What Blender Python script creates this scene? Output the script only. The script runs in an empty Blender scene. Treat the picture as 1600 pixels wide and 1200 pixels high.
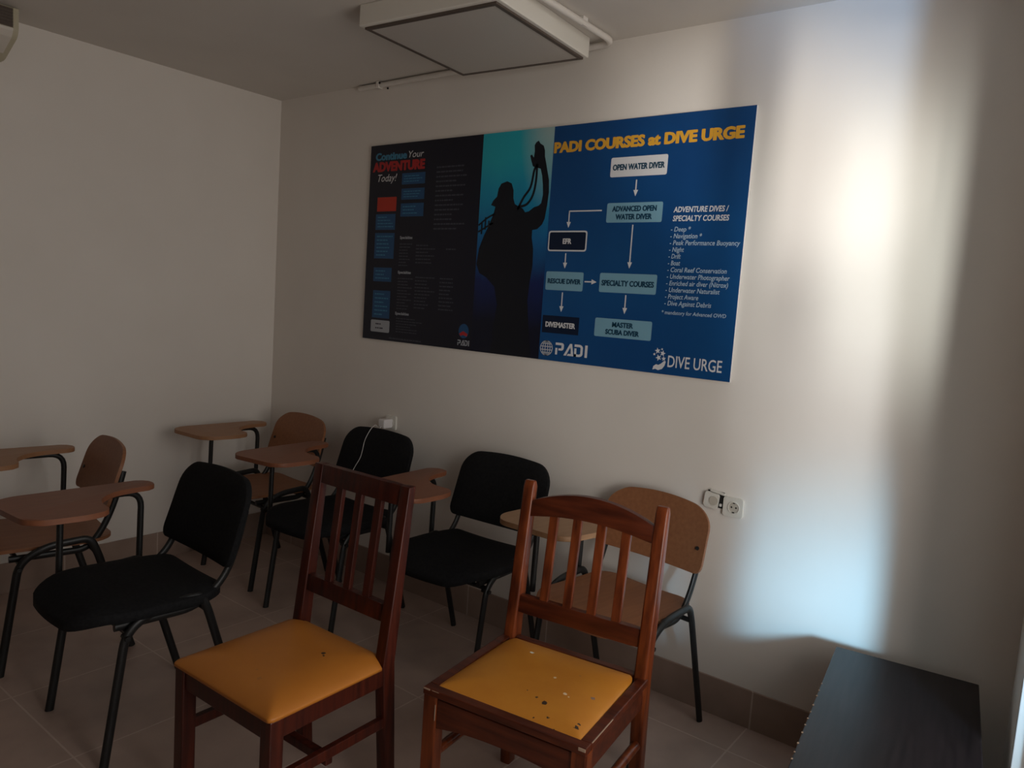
import bpy, bmesh, math, random
from mathutils import Vector, Matrix

C = bpy.context.scene.collection
scene = bpy.context.scene
PI = math.pi

# ------------------------------------------------------------------ camera
YAW, PITCH, ROLL, FPX = 0.65363, -0.10598, 0.06847, 1175.08
fwd = Vector((-math.sin(YAW) * math.cos(PITCH), math.cos(YAW) * math.cos(PITCH), math.sin(PITCH)))
rgt = Vector((math.cos(YAW), math.sin(YAW), 0))
upv = rgt.cross(fwd)
r2 = math.cos(ROLL) * rgt + math.sin(ROLL) * upv
u2 = -math.sin(ROLL) * rgt + math.cos(ROLL) * upv
cam_data = bpy.data.cameras.new('camera')
cam_data.sensor_width = 36
cam_data.lens = 36 * FPX / 1600
cam_data.clip_start = 0.05
cam = bpy.data.objects.new('camera', cam_data)
C.objects.link(cam)
m = Matrix((r2, u2, -fwd)).transposed().to_4x4()
m.translation = Vector((3.8322, -2.6580, 1.485))
cam.matrix_world = m
scene.camera = cam

# ------------------------------------------------------------------ world, lights, exposure
vs = scene.view_settings
vs.view_transform = 'Standard'
vs.look = 'None'
vs.gamma = 1
vs.exposure = 0.0
vs.use_curve_mapping = False

world = bpy.data.worlds.new('sky')
scene.world = world
world.use_nodes = True
bg = world.node_tree.nodes['Background']
bg.inputs[0].default_value = (0.80, 0.93, 1.0, 1)
bg.inputs[1].default_value = 1.0


def lamp(name, kind, loc, target, energy, color, **kw):
    d = bpy.data.lights.new(name, kind)
    d.energy = energy
    d.color = color
    for k, v in kw.items():
        setattr(d, k, v)
    o = bpy.data.objects.new(name, d)
    C.objects.link(o)
    o.location = loc
    o.rotation_euler = (Vector(target) - Vector(loc)).to_track_quat('-Z', 'Y').to_euler()
    return o


# daylight entering by the balcony door in the right wall: the open sky just outside it ...
lamp('door_daylight', 'AREA', (4.75, -1.35, 1.25), (0.3, -1.2, 1.1), 37, (1.0, 0.85, 0.785),
     shape='RECTANGLE', size=1.5, size_y=1.9)
# ... and spots added for the daylight further off, shaped to draw the light bands
for fz, fx, fe in ((2.02, 3.275, 520), (1.60, 3.30, 540), (1.15, 3.335, 520)):
    lamp('white_band_spot', 'SPOT', (6.76 - (2.02 - fz) * 0.25, -3.40, 1.55), (fx, 0, fz), fe, (0.93, 0.935, 1.0),
         spot_size=math.radians(9.8), spot_blend=1.0, shadow_soft_size=0.24)
lamp('wall_fill_spot', 'SPOT', (6.30, -3.60, 1.30), (2.75, 0, 1.25), 230, (1.0, 0.92, 0.88),
     spot_size=math.radians(34), spot_blend=1.0, shadow_soft_size=0.75)  # added wide fill that brightens the right part of the poster wall
lamp('low_band_spot', 'SPOT', (6.23, -3.40, 1.45), (3.28, 0, 0.55), 1650, (0.37, 0.70, 1.0),
     spot_size=math.radians(11), spot_blend=1.0, shadow_soft_size=0.26)
lamp('top_band_spot', 'SPOT', (6.76, -3.40, 0.45), (3.22, 0, 2.58), 820, (0.36, 0.60, 1.0),
     spot_size=math.radians(10), spot_blend=1.0, shadow_soft_size=0.22)  # added spot, low outside and aimed up for the bluish top of the band
lamp('side_band_spot', 'SPOT', (5.75, -3.40, 1.35), (3.42, 0, 1.75), 520, (0.95, 0.97, 0.93),
     spot_size=math.radians(16), spot_blend=1.0, shadow_soft_size=0.20)
lamp('warm_band_spot', 'SPOT', (6.10, -3.40, 0.8), (2.83, 0, 2.08), 650, (1.0, 0.93, 0.90),
     spot_size=math.radians(12), spot_blend=1.0, shadow_soft_size=0.10)


# ------------------------------------------------------------------ materials
def mat(name, col, rough=0.6, metal=0.0, spec=0.5, build=None):
    m = bpy.data.materials.new(name)
    m.use_nodes = True
    nt = m.node_tree
    b = nt.nodes['Principled BSDF']
    b.inputs['Base Color'].default_value = (*col, 1)
    b.inputs['Roughness'].default_value = rough
    b.inputs['Metallic'].default_value = metal
    b.inputs['Specular IOR Level'].default_value = spec
    if build:
        build(nt, b)
    return m


def N(nt, t, **kw):
    n = nt.nodes.new(t)
    for k, v in kw.items():
        if k in n.inputs.keys():
            n.inputs[k].default_value = v
        else:
            setattr(n, k, v)
    return n


def noise_col(c1, c2, scale=8, stretch=(1, 1, 1), detail=6, lo=0.3, hi=0.7, bump=0.0, coord='Object'):
    def f(nt, b):
        tc = N(nt, 'ShaderNodeTexCoord')
        mp = N(nt, 'ShaderNodeMapping')
        mp.inputs['Scale'].default_value = stretch
        nz = N(nt, 'ShaderNodeTexNoise')
        nz.inputs['Scale'].default_value = scale
        nz.inputs['Detail'].default_value = detail
        rp = N(nt, 'ShaderNodeValToRGB')
        rp.color_ramp.elements[0].position = lo
        rp.color_ramp.elements[1].position = hi
        rp.color_ramp.elements[0].color = (*c1, 1)
        rp.color_ramp.elements[1].color = (*c2, 1)
        L = nt.links.new
        L(tc.outputs[coord], mp.inputs[0])
        L(mp.outputs[0], nz.inputs['Vector'])
        L(nz.outputs['Fac'], rp.inputs[0])
        L(rp.outputs[0], b.inputs['Base Color'])
        if bump:
            bp = N(nt, 'ShaderNodeBump')
            bp.inputs['Strength'].default_value = bump
            bp.inputs['Distance'].default_value = 0.003
            L(nz.outputs['Fac'], bp.inputs['Height'])
            L(bp.outputs[0], b.inputs['Normal'])
    return f


def tile_build(c1, c2, grout, w, h, off_x, off_y, mortar, vertical=False):
    def f(nt, b):
        tc = N(nt, 'ShaderNodeTexCoord')
        mp = N(nt, 'ShaderNodeMapping')
        mp.inputs['Location'].default_value = (off_x, off_y, 0)
        br = N(nt, 'ShaderNodeTexBrick')
        br.offset = 0.0
        br.squash = 1.0
        br.inputs['Scale'].default_value = 1.0
        br.inputs['Brick Width'].default_value = w
        br.inputs['Row Height'].default_value = h
        br.inputs['Mortar Size'].default_value = mortar
        br.inputs['Mortar Smooth'].default_value = 0.3
        br.inputs['Bias'].default_value = 0.0
        br.inputs['Color1'].default_value = (*c1, 1)
        br.inputs['Color2'].default_value = (*c2, 1)
        br.inputs['Mortar'].default_value = (*grout, 1)
        nz = N(nt, 'ShaderNodeTexNoise')
        nz.inputs['Scale'].default_value = 5
        nz.inputs['Detail'].default_value = 6
        mx = N(nt, 'ShaderNodeMix', data_type='RGBA', blend_type='OVERLAY')
        mx.inputs[0].default_value = 0.35
        L = nt.links.new
        src = tc.outputs['Object']
        if vertical:
            sp = N(nt, 'ShaderNodeSeparateXYZ')
            cb = N(nt, 'ShaderNodeCombineXYZ')
            L(src, sp.inputs[0])
            ad = N(nt, 'ShaderNodeMath', operation='ADD')
            L(sp.outputs[0], ad.inputs[0])
            L(sp.outputs[1], ad.inputs[1])
            L(ad.outputs[0], cb.inputs[0])
            L(sp.outputs[2], cb.inputs[1])
            L(cb.outputs[0], mp.inputs[0])
        else:
            L(src, mp.inputs[0])
        L(mp.outputs[0], br.inputs['Vector'])
        L(src, nz.inputs['Vector'])
        L(br.outputs['Color'], mx.inputs[6])
        L(nz.outputs['Fac'], mx.inputs[7])
        L(mx.outputs[2], b.inputs['Base Color'])
        bp = N(nt, 'ShaderNodeBump')
        bp.inputs['Strength'].default_value = 0.25
        bp.inputs['Distance'].default_value = 0.002
        bp.invert = True
        L(br.outputs['Fac'], bp.inputs['Height'])
        L(bp.outputs[0], b.inputs['Normal'])
    return f


def stain_build(base, base2, spots):
    """yellow vinyl with a few dark and pale marks at fixed places: (x, y, radius, colour)"""
    def f(nt, b):
        L = nt.links.new
        tc = N(nt, 'ShaderNodeTexCoord')
        nz = N(nt, 'ShaderNodeTexNoise')
        nz.inputs['Scale'].default_value = 9
        nz.inputs['Detail'].default_value = 5
        L(tc.outputs['Object'], nz.inputs['Vector'])
        rp = N(nt, 'ShaderNodeValToRGB')
        rp.color_ramp.elements[0].position = 0.35
        rp.color_ramp.elements[1].position = 0.7
        rp.color_ramp.elements[0].color = (*base, 1)
        rp.color_ramp.elements[1].color = (*base2, 1)
        L(nz.outputs['Fac'], rp.inputs[0])
        cur = rp.outputs[0]
        nz2 = N(nt, 'ShaderNodeTexNoise')
        nz2.inputs['Scale'].default_value = 160
        L(tc.outputs['Object'], nz2.inputs['Vector'])
        wob = N(nt, 'ShaderNodeVectorMath', operation='SCALE')
        wob.inputs['Scale'].default_value = 0.012
        L(nz2.outputs['Color'], wob.inputs[0])
        add = N(nt, 'ShaderNodeVectorMath', operation='ADD')
        L(tc.outputs['Object'], add.inputs[0])
        L(wob.outputs[0], add.inputs[1])
        for (x, y, r, c) in spots:
            d = N(nt, 'ShaderNodeVectorMath', operation='DISTANCE')
            mu = N(nt, 'ShaderNodeVectorMath', operation='MULTIPLY')
            mu.inputs[1].default_value = (1, 1, 0)
            L(add.outputs[0], mu.inputs[0])
            L(mu.outputs[0], d.inputs[0])
            d.inputs[1].default_value = (x + 0.006, y + 0.006, 0)
            lt = N(nt, 'ShaderNodeMath', operation='LESS_THAN')
            L(d.outputs['Value'], lt.inputs[0])
            lt.inputs[1].default_value = r
            mx = N(nt, 'ShaderNodeMix', data_type='RGBA')
            L(lt.outputs[0], mx.inputs[0])
            L(cur, mx.inputs[6])
            mx.inputs[7].default_value = (*c, 1)
            cur = mx.outputs[2]
        L(cur, b.inputs['Base Color'])
    return f


M = {}
M['wall'] = mat('wall_plaster', (0.80, 0.75, 0.69), 0.85, spec=0.2,
                build=noise_col((0.785, 0.735, 0.68), (0.815, 0.765, 0.71), 3, bump=0.04))
M['wall_dark'] = mat('low_bounce_wall', (0.25, 0.20, 0.165), 0.8, spec=0.2,
                     build=noise_col((0.235, 0.19, 0.155), (0.265, 0.21, 0.175), 3, bump=0.04))  # unseen front wall, coloured dark to cut the light it throws back
M['ceiling'] = mat('ceiling_paint', (0.70, 0.66, 0.61), 0.9, spec=0.2,
                   build=noise_col((0.68, 0.64, 0.59), (0.71, 0.67, 0.62), 3, bump=0.03))
M['floor'] = mat('floor_tile', (0.2, 0.15, 0.12), 0.36, spec=0.45,
                 build=tile_build((0.43, 0.315, 0.262), (0.455, 0.335, 0.28), (0.58, 0.46, 0.40),
                                  0.5, 0.5, 0.007, 0.2, 0.0035))
M['skirting'] = mat('skirting_tile', (0.2, 0.15, 0.12), 0.4, spec=0.4,
                    build=tile_build((0.33, 0.235, 0.19), (0.345, 0.248, 0.20), (0.50, 0.40, 0.34),
                                     0.458, 1.0, -0.244, 0.5, 0.0035, True))
M['white_pvc'] = mat('white_pvc', (0.72, 0.71, 0.69), 0.4)
M['paint_pipe'] = mat('painted_pipe', (0.74, 0.70, 0.65), 0.5)
M['lamp_housing'] = mat('lamp_housing_enamel', (0.80, 0.77, 0.70), 0.5)
M['lamp_panel'] = mat('lamp_diffuser_acrylic', (0.55, 0.51, 0.46), 0.35)
M['dark_gap'] = mat('dark_bronze_frame', (0.10, 0.075, 0.06), 0.5)
M['black_metal'] = mat('black_powder_coat', (0.012, 0.012, 0.012), 0.42, spec=0.4)
M['black_fabric'] = mat('black_fabric', (0.010, 0.010, 0.011), 0.9, spec=0.15,
                        build=noise_col((0.008, 0.008, 0.009), (0.014, 0.014, 0.015), 90, bump=0.2))
M['steel'] = mat('bolt_steel', (0.35, 0.35, 0.36), 0.4, 0.8)


def plywood(c1, c2, name, rough=0.42):
    return mat(name, c1, rough, spec=0.4, build=noise_col(c1, c2, 5, (14, 1.2, 14), 8, 0.3, 0.72, 0.02))


M['beech'] = plywood((0.24, 0.095, 0.042), (0.30, 0.125, 0.055), 'beech_plywood', 0.5)
M['beech_red'] = plywood((0.215, 0.075, 0.036), (0.26, 0.096, 0.046), 'reddish_plywood', 0.5)
M['beech_pale'] = plywood((0.33, 0.18, 0.09), (0.39, 0.225, 0.12), 'pale_plywood', 0.5)
M['beech_tan'] = plywood((0.32, 0.155, 0.075), (0.37, 0.19, 0.095), 'tan_plywood', 0.5)
M['ply_edge'] = mat('plywood_edge', (0.12, 0.055, 0.03), 0.6)
M['mahogany'] = mat('dark_mahogany_varnish', (0.08, 0.015, 0.008), 0.36, spec=0.35,
                    build=noise_col((0.030, 0.0055, 0.0035), (0.095, 0.016, 0.007), 4, (16, 16, 1.2), 8, 0.3, 0.75, 0.02))
M['pine'] = mat('red_pine_varnish', (0.16, 0.045, 0.018), 0.3, spec=0.4,
                build=noise_col((0.050, 0.009, 0.004), (0.27, 0.060, 0.015), 4, (14, 14, 1.5), 9, 0.25, 0.8, 0.03))
M['pine_rail'] = mat('red_pine_rail_varnish', (0.16, 0.045, 0.018), 0.3, spec=0.4,
                     build=noise_col((0.035, 0.007, 0.004), (0.145, 0.030, 0.010), 4, (1.5, 14, 14), 9, 0.25, 0.8, 0.03))
Y1, Y2 = (0.54, 0.20, 0.022), (0.60, 0.24, 0.028)
DK, PL = (0.05, 0.03, 0.02), (0.8, 0.6, 0.4)
M['vinyl_worn'] = mat('worn_yellow_vinyl', Y1, 0.42, spec=0.35, build=stain_build(Y1, Y2, [
    (0.075, -0.125, 0.0075, DK), (0.045, -0.115, 0.004, DK), (0.165, -0.02, 0.0065, (0.25, 0.15, 0.12)),
    (0.11, -0.17, 0.0035, DK), (0.075, -0.185, 0.0035, DK), (0.14, -0.195, 0.003, DK), (0.01, -0.1, 0.0025, DK),
    (0.10, -0.055, 0.0055, PL), (0.115, -0.062, 0.003, PL), (0.04, 0.005, 0.004, PL), (-0.085, 0.10, 0.006, (0.9, 0.85, 0.75)),
    (-0.135, 0.19, 0.004, DK), (0.09, 0.06, 0.003, (0.4, 0.18, 0.05)), (0.188, -0.165, 0.006, DK), (0.186, -0.15, 0.004, DK)]))
M['vinyl'] = mat('yellow_vinyl', Y1, 0.42, spec=0.35, build=stain_build(
    (0.48, 0.165, 0.022), (0.52, 0.185, 0.026), [(0.085, 0.06, 0.006, DK), (0.095, 0.05, 0.004, DK), (-0.02, -0.05, 0.003, (0.4, 0.17, 0.04)),
                (0.07, -0.14, 0.0055, (0.42, 0.16, 0.03)), (0.03, -0.12, 0.004, (0.42, 0.16, 0.03))]))
M['bench_wood'] = mat('dark_stained_bench', (0.014, 0.011, 0.013), 0.33, spec=0.22,
                      build=noise_col((0.010, 0.008, 0.010), (0.020, 0.015, 0.017), 6, (12, 1, 12), 6, bump=0.05))
M['chip'] = mat('bare_wood_chip', (0.38, 0.26, 0.18), 0.8)
M['socket_in'] = mat('socket_inner_plastic', (0.55, 0.51, 0.44), 0.4)
M['socket'] = mat('socket_plastic', (0.74, 0.72, 0.66), 0.35)
M['socket_dark'] = mat('socket_dark_gap', (0.012, 0.010, 0.009), 0.8)
M['charger'] = mat('charger_plastic', (0.78, 0.75, 0.75), 0.4)
M['cable'] = mat('cable_white', (0.75, 0.73, 0.70), 0.5)
M['ac_body'] = mat('ac_yellowed_plastic', (0.52, 0.47, 0.34), 0.5)
M['ac_white'] = mat('ac_white_flap', (0.68, 0.63, 0.56), 0.45)
M['ac_dark'] = mat('ac_grille_dark', (0.10, 0.075, 0.058), 0.6)
M['jamb'] = mat('door_frame_grey', (0.62, 0.58, 0.55), 0.4)
M['ground'] = mat('outside_paving', (0.5, 0.48, 0.45), 0.9,
                  build=noise_col((0.44, 0.42, 0.40), (0.55, 0.53, 0.5), 2))
def glass_build(nt, b):
    L = nt.links.new
    tr = N(nt, 'ShaderNodeBsdfTransparent')
    tr.inputs[0].default_value = (0.96, 0.98, 0.97, 1)
    gl = N(nt, 'ShaderNodeBsdfGlossy')
    gl.inputs['Roughness'].default_value = 0.02
    mx = N(nt, 'ShaderNodeMixShader')
    mx.inputs[0].default_value = 0.06
    L(tr.outputs[0], mx.inputs[1])
    L(gl.outputs[0], mx.inputs[2])
    L(mx.outputs[0], nt.nodes['Material Output'].inputs['Surface'])


M['glass'] = mat('window_glass', (0.9, 0.95, 0.95), 0.02, build=glass_build)
# poster inks
INK = 0.45
def ink(name, c):
    return mat(name, c, INK, spec=0.35)
M['p_navy'] = ink('print_black_navy', (0.006, 0.007, 0.018))
M['p_blue'] = mat('print_royal_blue', (0.004, 0.055, 0.22), INK, spec=0.35,
                  build=noise_col((0.003, 0.050, 0.185), (0.004, 0.075, 0.235), 1.5))
M['p_white'] = ink('print_white', (0.72, 0.72, 0.74))
M['p_pale'] = ink('print_pale_blue', (0.20, 0.40, 0.52))
M['p_text_pale'] = ink('print_text_pale', (0.42, 0.55, 0.68))
M['p_teal_text'] = ink('print_dark_teal', (0.006, 0.05, 0.10))
M['p_yellow'] = ink('print_amber', (0.78, 0.40, 0.04))
M['p_red'] = ink('print_red', (0.42, 0.02, 0.02))
M['p_sq'] = ink('print_scarlet', (0.50, 0.035, 0.015))
M['p_mid'] = ink('print_mid_blue', (0.012, 0.075, 0.19))
M['p_cyan_text'] = ink('print_cyan_text', (0.05, 0.22, 0.36))
M['p_dim'] = ink('print_dim_grey', (0.055, 0.055, 0.075))
M['p_grey'] = ink('print_grey', (0.38, 0.40, 0.44))
M['p_ink'] = ink('print_black', (0.004, 0.006, 0.012))
M['p_dm'] = ink('print_midnight', (0.002, 0.010, 0.035))


def photo_build(nt, b):
    L = nt.links.new
    tc = N(nt, 'ShaderNodeTexCoord')
    sp = N(nt, 'ShaderNodeSeparateXYZ')
    L(tc.outputs['Generated'], sp.inputs[0])
    nz = N(nt, 'ShaderNodeTexNoise')
    nz.inputs['Scale'].default_value = 2.5
    nz.inputs['Detail'].default_value = 4
    L(tc.outputs['Generated'], nz.inputs['Vector'])
    ad = N(nt, 'ShaderNodeMath', operation='MULTIPLY_ADD')
    L(nz.outputs['Fac'], ad.inputs[0])
    ad.inputs[1].default_value = 0.22
    L(sp.outputs[2], ad.inputs[2])
    rp = N(nt, 'ShaderNodeValToRGB')
    e = rp.color_ramp.elements
    e[0].position = 0.25
    e[0].color = (0.004, 0.006, 0.02, 1)
    e[1].position = 1.12
    e[1].color = (0.02, 0.42, 0.52, 1)
    for p, c in ((0.45, (0.005, 0.016, 0.10)), (0.62, (0.006, 0.13, 0.34)), (0.85, (0.010, 0.30, 0.48))):
        k = e.new(p)
        k.color = (*c, 1)
    L(ad.outputs[0], rp.inputs[0])
    # bright surface light in the upper right of the printed picture
    d = N(nt, 'ShaderNodeVectorMath', operation='DISTANCE')
    d.inputs[1].default_value = (0.95, 0, 1.06)
    mu = N(nt, 'ShaderNodeVectorMath', operation='MULTIPLY')
    mu.inputs[1].default_value = (1, 0, 1)
    L(tc.outputs['Generated'], mu.inputs[0])
    L(mu.outputs[0], d.inputs[0])
    mr = N(nt, 'ShaderNodeMapRange')
    mr.inputs['From Min'].default_value = 0.05
    mr.inputs['From Max'].default_value = 0.42
    mr.inputs['To Min'].default_value = 0.9
    mr.inputs['To Max'].default_value = 0.0
    L(d.outputs['Value'], mr.inputs[0])
    mx = N(nt, 'ShaderNodeMix', data_type='RGBA')
    L(mr.outputs[0], mx.inputs[0])
    L(rp.outputs[0], mx.inputs[6])
    mx.inputs[7].default_value = (0.42, 0.52, 0.50, 1)
    L(mx.outputs[2], b.inputs['Base Color'])


M['p_photo'] = mat('print_underwater_photo', (0.02, 0.2, 0.3), INK, spec=0.35, build=photo_build)


# ------------------------------------------------------------------ helpers
def obj(name, bm, material, parent=None, smooth=False, loc=None, angle=None):
    me = bpy.data.meshes.new(name)
    bmesh.ops.recalc_face_normals(bm, faces=bm.faces)
    bm.to_mesh(me)
    bm.free()
    me.materials.append(M[material] if isinstance(material, str) else material)
    if smooth:
        for p in me.polygons:
            p.use_smooth = True
        if angle is not None:
            me.set_sharp_from_angle(angle=math.radians(angle))
    o = bpy.data.objects.new(name, me)
    C.objects.link(o)
    if parent:
        o.parent = parent
    if loc:
        o.location = loc
    return o


def thing(name, label, cat, loc=(0, 0, 0), rz=0, group=None):
    o = bpy.data.objects.new(name, None)
    o.empty_display_size = 0.1
    C.objects.link(o)
    o.location = loc
    o.rotation_euler = (0, 0, rz)
    return tag(o, label, cat, group)


def tag(o, label, cat, group=None):
    o['label'] = label
    o['category'] = cat
    if group:
        o['group'] = group
    return o


def struct(name, bm, material, label=None, parent=None):
    o = obj(name, bm, material, parent)
    if not parent:
        o['kind'] = 'structure'
    if label:
        o['label'] = label
    return o


def dup(root, loc, rz, label, group=None):
    r = root.copy()
    C.objects.link(r)
    r.location = loc
    r.rotation_euler = (0, 0, rz)
    r['label'] = label
    if group:
        r['group'] = group
    for ch in list(root.children):
        c = ch.copy()
        C.objects.link(c)
        c.parent = r
        for g in list(ch.children):
            d = g.copy()
            C.objects.link(d)
            d.parent = c
    return r


def recolor(root, names, material):
    for ch in root.children:
        if ch.name.split('.')[0] in names:
            ch.material_slots[0].link = 'OBJECT'
            ch.material_slots[0].material = M[material]


def add_box(bm, lo, hi, bevel=0.0, mtx=None, seg=2):
    t = bmesh.new()
    bmesh.ops.create_cube(t, size=1)
    for v in t.verts:
        v.co = Vector([lo[i] + (v.co[i] + 0.5) * (hi[i] - lo[i]) for i in range(3)])
    if bevel:
        bmesh.ops.bevel(t, geom=list(t.edges), offset=bevel, segments=seg, profile=0.5, affect='EDGES')
    if mtx:
        bmesh.ops.transform(t, matrix=mtx, verts=t.verts)
    join(bm, t)
    return bm


def join(bm, t):
    vm = {}
    for v in t.verts:
        vm[v] = bm.verts.new(v.co)
    for f in t.faces:
        try:
            bm.faces.new([vm[v] for v in f.verts])
        except ValueError:
            pass
    t.free()


def box(lo, hi, bevel=0.0, mtx=None, seg=2):
    return add_box(bmesh.new(), lo, hi, bevel, mtx, seg)


def fillet(pts, r, n=6):
    pts = [Vector(p) for p in pts]
    out = [pts[0]]
    for i in range(1, len(pts) - 1):
        a, b, c = pts[i - 1], pts[i], pts[i + 1]
        d1, d2 = (a - b), (c - b)
        k = min(r, d1.length * 0.48, d2.length * 0.48)
        p0, p2 = b + d1.normalized() * k, b + d2.normalized() * k
        for j in range(n + 1):
            t = j / n
            out.append((1 - t) ** 2 * p0 + 2 * t * (1 - t) * b + t * t * p2)
    out.append(pts[-1])
    return out


def add_tube(bm, pts, r, n=12, r2=None, up=Vector((1, 0, 0))):
    """sweep an (oval) tube: r along 'up', r2 across it"""
    pts = [Vector(p) for p in pts]
    r2 = r2 or r
    rings = []
    for i, p in enumerate(pts):
        if i == 0:
            t = pts[1] - p
        elif i == len(pts) - 1:
            t = p - pts[i - 1]
        else:
            t = (pts[i + 1] - p).normalized() + (p - pts[i - 1]).normalized()
        t.normalize()
        u = up - t * up.dot(t)
        if u.length < 1e-3:
            u = t.orthogonal()
        u.normalize()
        w = t.cross(u)
        rings.append([bm.verts.new(p + u * (r * math.cos(2 * PI * k / n)) + w * (r2 * math.sin(2 * PI * k / n)))
                      for k in range(n)])
    for a, b in zip(rings, rings[1:]):
        for k in range(n):
            bm.faces.new((a[k], a[(k + 1) % n], b[(k + 1) % n], b[k]))
    bm.faces.new(rings[0][::-1])
    bm.faces.new(rings[-1])
    return bm


def tube(pts, r, n=12, r2=None, up=Vector((1, 0, 0))):
    return add_tube(bmesh.new(), pts, r, n, r2, up)


def add_prism(bm, pts2, axis_fn, d0, d1, bevel=0.0, seg=2):
    """extrude the 2D outline pts2; axis_fn(a, b, d) -> point"""
    t = bmesh.new()
    lo = [t.verts.new(axis_fn(a, b, d0)) for a, b in pts2]
    hi = [t.verts.new(axis_fn(a, b, d1)) for a, b in pts2]
    n = len(pts2)
    f1 = t.faces.new(lo[::-1])
    f2 = t.faces.new(hi)
    for i in range(n):
        t.faces.new((lo[i], lo[(i + 1) % n], hi[(i + 1) % n], hi[i]))
    if bevel:
        es = list(set(list(f1.edges) + list(f2.edges)))
        bmesh.ops.bevel(t, geom=es, offset=bevel, segments=seg, profile=0.5, affect='EDGES')
    join(bm, t)
    return bm


def prism(pts2, axis_fn, d0, d1, bevel=0.0, seg=2):
    return add_prism(bmesh.new(), pts2, axis_fn, d0, d1, bevel, seg)


XY = lambda a, b, d: Vector((a, b, d))
XZ = lambda a, b, d: Vector((a, d, b))
YZ = lambda a, b, d: Vector((d, a, b))


def round_poly(pts, n=6):
    """pts: (x, y, radius)"""
    out = []
    k = len(pts)
    for i in range(k):
        a, b, c = Vector(pts[i - 1][:2]), Vector(pts[i][:2]), Vector(pts[(i + 1) % k][:2])
        r = pts[i][2]
        if r <= 0:
            out.append(tuple(b))
            continue
        d1, d2 = a - b, c - b
        q = min(r, d1.length * 0.49, d2.length * 0.49)
        p0, p2 = b + d1.normalized() * q, b + d2.normalized() * q
        for j in range(n + 1):
            t = j / n
            p = (1 - t) ** 2 * p0 + 2 * t * (1 - t) * b + t * t * p2
            out.append((p.x, p.y))
    return out


def panel(P, hw, front, back, nu=20, nv=20):
    """closed curved slab. P(x, v) -> (point, normal); hw(v) half width; front/back(e) offsets with e = edge closeness 0..1"""
    bm = bmesh.new()
    A, B = [], []
    for j in range(nv + 1):
        v = -math.cos(PI * j / nv)
        ra, rb = [], []
        for i in range(nu + 1):
            u = -math.cos(PI * i / nu)
            p, nrm = P(u * hw(v), v)
            e = max(abs(u), abs(v))
            ra.append(bm.verts.new(p + nrm * front(e)))
            rb.append(bm.verts.new(p - nrm * back(e)))
        A.append(ra)
        B.append(rb)
    for j in range(nv):
        for i in range(nu):
            bm.faces.new((A[j][i], A[j][i + 1], A[j + 1][i + 1], A[j + 1][i]))
            bm.faces.new((B[j][i], B[j + 1][i], B[j + 1][i + 1], B[j][i + 1]))
    for i in range(nu):
        bm.faces.new((A[0][i + 1], A[0][i], B[0][i], B[0][i + 1]))
        bm.faces.new((A[nv][i], A[nv][i + 1], B[nv][i + 1], B[nv][i]))
    for j in range(nv):
        bm.faces.new((A[j][0], A[j + 1][0], B[j + 1][0], B[j][0]))
        bm.faces.new((A[j + 1][nu], A[j][nu], B[j][nu], B[j + 1][nu]))
    return bm


# ------------------------------------------------------------------ the room
XR, YF, H = 3.76, -3.50, 2.547
T = 0.15
FL = math.radians(3.6)                   # the right wall opens out a little
RW = Matrix.Translation((XR, 0, 0)) @ Matrix.Rotation(FL, 4, 'Z')      # local: -y runs along the right wall, +x out of the room
DY0, DY1, DZ = -0.47, -2.15, 2.42        # balcony door opening in the right wall
MUL = -1.15                              # post between its two leaves

struct('floor', box((-T, YF - T, -0.06), (XR + 0.45, T, 0)), 'floor')
struct('ceiling', box((-T, YF - T, H), (XR + 0.45, T, H + 0.12)), 'ceiling')
struct('wall_left', box((-T, YF - T, 0), (0, T, H)), 'wall')
struct('wall_back', box((0, 0, 0), (XR + T, T, H)), 'wall')
struct('wall_front', box((0, YF - T, 0), (XR + 0.45, YF, H)), 'wall_dark')
bm = box((0, DY0, 0), (T, 0.05, H), mtx=RW)
add_box(bm, (0, YF - 0.02, 0), (T, DY1, H), mtx=RW)
add_box(bm, (0, DY1, DZ), (T, DY0, H), mtx=RW)
struct('wall_right', bm, 'wall')

BH = 0.143
struct('baseboard_back', box((0.008, -0.009, 0), (XR, 0, BH), 0.001), 'skirting')
struct('baseboard_left', box((0, YF, 0), (0.009, 0, BH), 0.001), 'skirting')
struct('baseboard_right', box((-0.009, DY0, 0), (0, -0.01, BH), 0.001, mtx=RW), 'skirting')

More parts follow.
